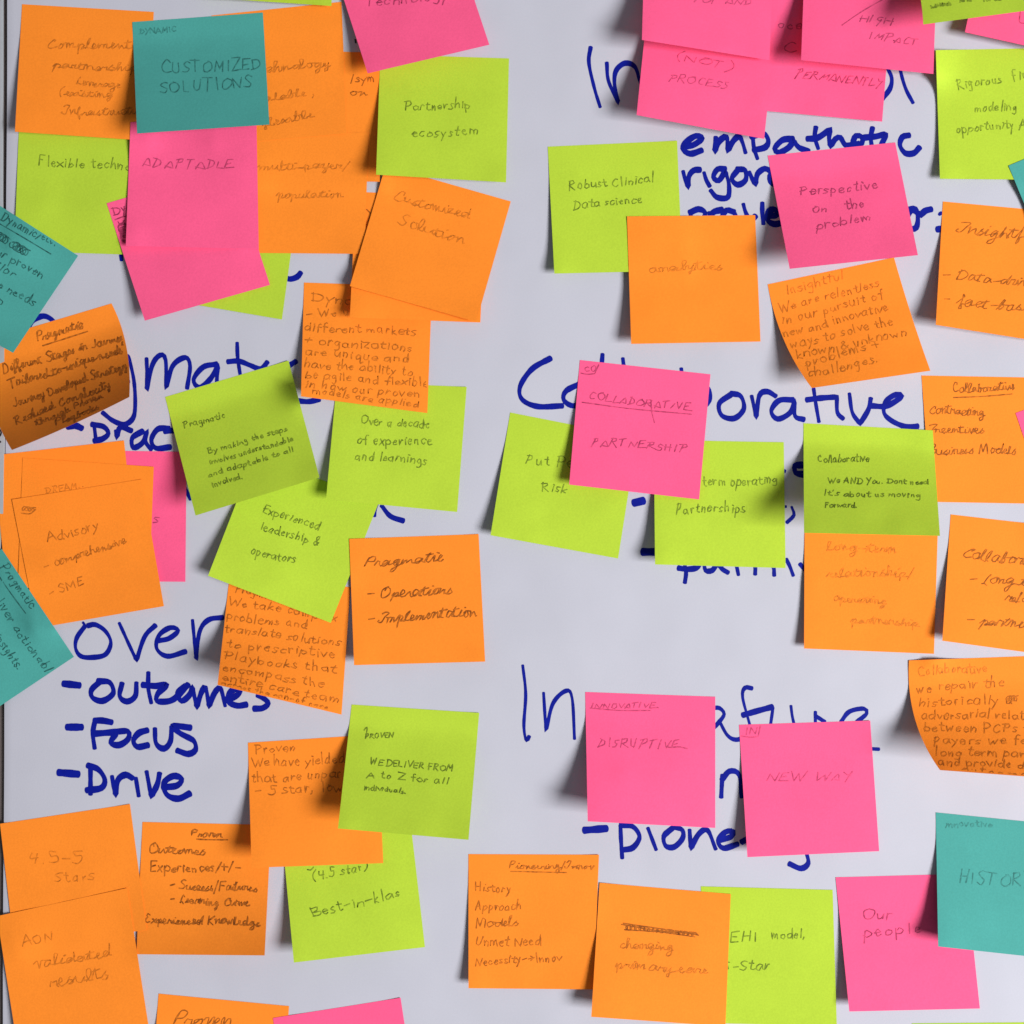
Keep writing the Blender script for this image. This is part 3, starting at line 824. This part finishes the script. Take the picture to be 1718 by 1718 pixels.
N('green', q(1478, -170, 1720, -200, 1765, 12, 1549, 41), (85, 70), 'dark green note curling out at the top right edge', [
    ('individuals', 1562, 14, 1596, 8, 3.5), ('for all', 1610, 3, 1630, 2, 4), ('for all', 1650, 3, 1680, 0, 4)], p=1.1, ink=.7, bow=(16, 4, 0, 0))
N('green', q(919, 246, 1136, 236, 1145, 454, 930, 459), (14, 5), 'lime green note reading Robust Clinical Data science', [
    ('Robust Clinical', 955, 319, 1097, 306, 8.5), ('Data science', 962, 351, 1077, 339, 8)], ink=.75)
N('orange', q(1052, 363, 1267, 361, 1276, 573, 1059, 577), (26, 12), 'orange note reading analytics', [('analytics', 1088, 456, 1212, 454, 9, dict(join=True))], ink=.4)
N('orange', q(1546, 630, 1765, 634, 1782, 846, 1562, 842), (4, 4), 'orange note headed Collaborative, listing Contracting, Incentives, Business Models', [
    ('Collaborative', 1598, 659, 1701, 655, 8.5, dict(join=True)), ('stroke', [(1600, 667), (1650, 665), (1698, 661)]), ('Contracting', 1558, 695, 1650, 697, 9, dict(join=True)),
    ('Incentives', 1558, 727, 1650, 726, 8.5, dict(join=True)), ('Business Models', 1558, 762, 1705, 762, 9, dict(join=True))], ink=.75)
N('orange', q(1288, 477, 1500, 432, 1561, 622, 1362, 651), (54, 30), 'curved orange note headed Insightful, relentless pursuit of challenges', [
    ('Insightful', 1318, 494, 1417, 468, 9, dict(ink=.45)), ('We are relentless', 1308, 524, 1476, 480, 8.5), ('in our pursuit of', 1313, 545, 1483, 500, 8.5),
    ('new and innovative', 1316, 567, 1491, 520, 8.5), ('ways to solve the', 1328, 585, 1498, 544, 8.5), ('known & unknown', 1338, 603, 1522, 563, 8.5),
    ('problems +', 1352, 615, 1478, 582, 8.5), ('challenges.', 1356, 633, 1476, 608, 8.5)], ink=.55, bow=(-10, 6, -2, 0), p=1.5)
N('pink', q(1288, 261, 1502, 239, 1540, 428, 1325, 451), (60, 44), 'pink note reading Perspective on the problem', [
    ('Perspective', 1342, 328, 1473, 316, 8.5), ('on', 1363, 358, 1389, 356, 8), ('the', 1418, 351, 1450, 347, 8.5), ('problem', 1370, 384, 1462, 371, 8.5)], ink=.7, p=1.3)
N('orange', q(1582, 338, 1800, 358, 1790, 580, 1570, 545), (34, 14), 'orange note reading Insightful, Data-driven, fact-based in cursive', [
    ('Insightful', 1607, 389, 1740, 406, 10.5, dict(join=True, slant=.35)), ('- Data-driven', 1580, 468, 1745, 482, 10, dict(join=True, slant=.3)), ('- fact-based', 1580, 510, 1740, 524, 10, dict(join=True, slant=.3))], ink=.72)
N('teal', q(1692, 278, 1893, 195, 1976, 396, 1775, 479), (30, 10), 'teal note corner at the right edge beside the Rigorous note')
# middle right
N('pink', q(1704, 693, 1905, 622, 1975, 828, 1774, 898), (20, 10), 'tip of a pink note at the right edge beside Business Models')
N('green', q(856, 692, 1069, 734, 1037, 937, 823, 898), (20, 6), 'lime green note reading Risk under the pink COLLABORATIVE note', [
    ('Put People', 882, 778, 1010, 786, 9), ('Risk', 908, 823, 950, 828, 8.5)], ink=.72)
N('green', q(1097, 738, 1315, 742, 1318, 953, 1099, 947), (28, 6), 'lime green note reading term operating Partnerships', [
    ('term operating', 1180, 817, 1304, 811, 8.5), ('Partnerships', 1133, 862, 1250, 858, 9)], ink=.75)
N('pink', q(973, 604, 1192, 628, 1173, 838, 955, 813), (24, 14), 'pink note reading COLLABORATIVE PARTNERSHIP', [
    ('stroke', [(975, 626), (985, 628), (998, 627), (998, 627), (1006, 609)]), ('CO', 981, 622, 1001, 623, 5), ('COLLABORATIVE', 987, 670, 1158, 690, 8, dict(slant=.2)),
    ('stroke', [(977, 675), (1060, 686), (1160, 695)]), ('stroke', [(1092, 672), (1094, 692), (1098, 709)]), ('PARTNERSHIP', 993, 747, 1152, 757, 8, dict(slant=.2))], ink=.62)
N('orange', q(1350, 868, 1574, 873, 1567, 1097, 1349, 1088), (14, 4), 'orange note reading long-term relationship, operating partnership', [
    ('long-term', 1388, 924, 1505, 927, 9, dict(join=True)), ('relationship/', 1387, 967, 1530, 969, 9, dict(join=True)), ('operating', 1398, 1008, 1485, 1015, 8, dict(join=True)),
    ('partnership', 1428, 1047, 1538, 1050, 8, dict(join=True))], ink=.36)
N('green', q(1348, 710, 1565, 722, 1577, 899, 1349, 894), (92, 84), 'olive green note headed Collaborative with small text We AND You', [
    ('Collaborative', 1372, 775, 1458, 775, 7), ('We AND You. Dont need', 1390, 811, 1557, 812, 5), ("It's about us moving", 1382, 832, 1545, 834, 5), ('Forward.', 1384, 851, 1438, 852, 5)], p=1.25, ink=.85)
N('orange', q(1525, 1108, 1745, 1100, 1790, 1308, 1577, 1292), (92, 80), 'curved orange note headed Collaborative about repair and PCPs, right edge', [
    ('Collaborative', 1540, 1134, 1656, 1127, 9, dict(ink=.45)), ('we repair the', 1537, 1163, 1684, 1150, 9), ('historically a', 1541, 1186, 1700, 1179, 9), ('scribble', 1690, 1172, 1706, 1172, 5, 4),
    ('adversarial relations', 1545, 1206, 1760, 1205, 8.5), ('between PCPs +', 1550, 1228, 1730, 1228, 8.5), ('payers we feel', 1566, 1246, 1745, 1250, 8),
    ('long term partner', 1570, 1267, 1765, 1272, 8), ('and provide deliver', 1574, 1283, 1775, 1292, 7.5), ('outcomes', 1612, 1297, 1735, 1306, 6.5)], ink=.6, bow=(-16, 6, -6, 0), p=1.6)
# lower right
N('orange', q(1595, 863, 1812, 888, 1800, 1105, 1581, 1075), (24, 12), 'orange note reading Collaborative, long term, partnership in cursive', [
    ('Collaborative', 1612, 934, 1768, 956, 11, dict(join=True, slant=.35)), ('- Long term', 1622, 977, 1760, 987, 10, dict(join=True, slant=.35)), ('relationship', 1686, 1008, 1800, 1018, 9, dict(join=True, slant=.35)),
    ('- partnership', 1620, 1046, 1768, 1060, 10, dict(join=True, slant=.35))], ink=.75)
N('pink', q(982, 1161, 1200, 1169, 1200, 1389, 986, 1378), (66, 16), 'pink note reading INNOVATIVE DISRUPTIVE', [
    ('INNOVATIVE.', 992, 1188, 1106, 1188, 5.5, dict(slant=.3)), ('stroke', [(990, 1188), (1040, 1192), (1091, 1192)]), ('DISRUPTIVE', 1003, 1255, 1140, 1254, 9.5, dict(slant=.2)),
    ('stroke', [(1122, 1254), (1138, 1253), (1153, 1256)])], ink=.55)
N('pink', q(1240, 1216, 1460, 1209, 1475, 1428, 1254, 1438), (28, 10), 'pink note reading NEW WAY', [
    ('stroke', [(1244, 1235), (1258, 1237), (1272, 1236), (1272, 1236), (1276, 1218)]), ('IN', 1250, 1231, 1269, 1232, 6), ('NEW WAY', 1286, 1310, 1430, 1310, 8.5, dict(slant=.3))], ink=.45)
N('orange', q(786, 1433, 1005, 1434, 996, 1660, 786, 1658), (16, 12), 'orange note headed Pioneering, listing History, Approach, Models', [
    ('Pioneering/Innov', 853, 1457, 995, 1459, 6.5, dict(join=True)), ('stroke', [(857, 1462), (900, 1463), (950, 1464)]), ('History', 797, 1495, 857, 1497, 8), ('Approach', 797, 1527, 874, 1526, 8),
    ('Models', 797, 1556, 869, 1555, 8.5, dict(join=True)), ('Unmet Need', 797, 1588, 908, 1586, 8.5), ('Necessity->Innov', 797, 1620, 942, 1612, 8)], ink=.65)
N('green', q(1176, 1487, 1397, 1493, 1404, 1722, 1185, 1716), (8, 8), 'lime green note reading EHI model, 5-Star', [
    ('EHI', 1226, 1579, 1273, 1578, 9.5), ('model,', 1295, 1574, 1352, 1574, 8.5), ('5-Star', 1212, 1630, 1292, 1625, 9)], ink=.8)
N('orange', q(1006, 1481, 1226, 1500, 1217, 1722, 992, 1706), (40, 14), 'orange note reading changing primary care with a crossed out word', [
    ('scribble', 1050, 1555, 1166, 1568, 4, 16), ('stroke', [(1043, 1551), (1100, 1561), (1170, 1567)]), ('stroke', [(1048, 1560), (1110, 1564), (1166, 1572)]),
    ('stroke', [(1046, 1549), (1100, 1557), (1172, 1569)]), ('changing', 1040, 1590, 1127, 1597, 9, dict(join=True, ink=.45)), ('primary care', 1032, 1625, 1185, 1634, 9, dict(join=True, ink=.5))], ink=.85)
N('pink', q(1402, 1472, 1620, 1466, 1644, 1692, 1425, 1697), (24, 8), 'pink note reading Our people', [
    ('Our', 1447, 1543, 1498, 1542, 10), ('people', 1448, 1572, 1546, 1566, 11)], ink=.7)
N('teal', q(1570, 1363, 1788, 1385, 1795, 1612, 1574, 1588), (34, 10), 'teal note reading HISTORY over the Our people note', [
    ('innovative', 1586, 1388, 1665, 1388, 6, dict(ink=.35)), ('HISTORY', 1608, 1482, 1732, 1486, 12)], ink=.45)
N('green', q(1530, 1717, 1748, 1715, 1752, 1932, 1532, 1935), (8, 8), 'sliver of a lime green note at the bottom edge, right side')
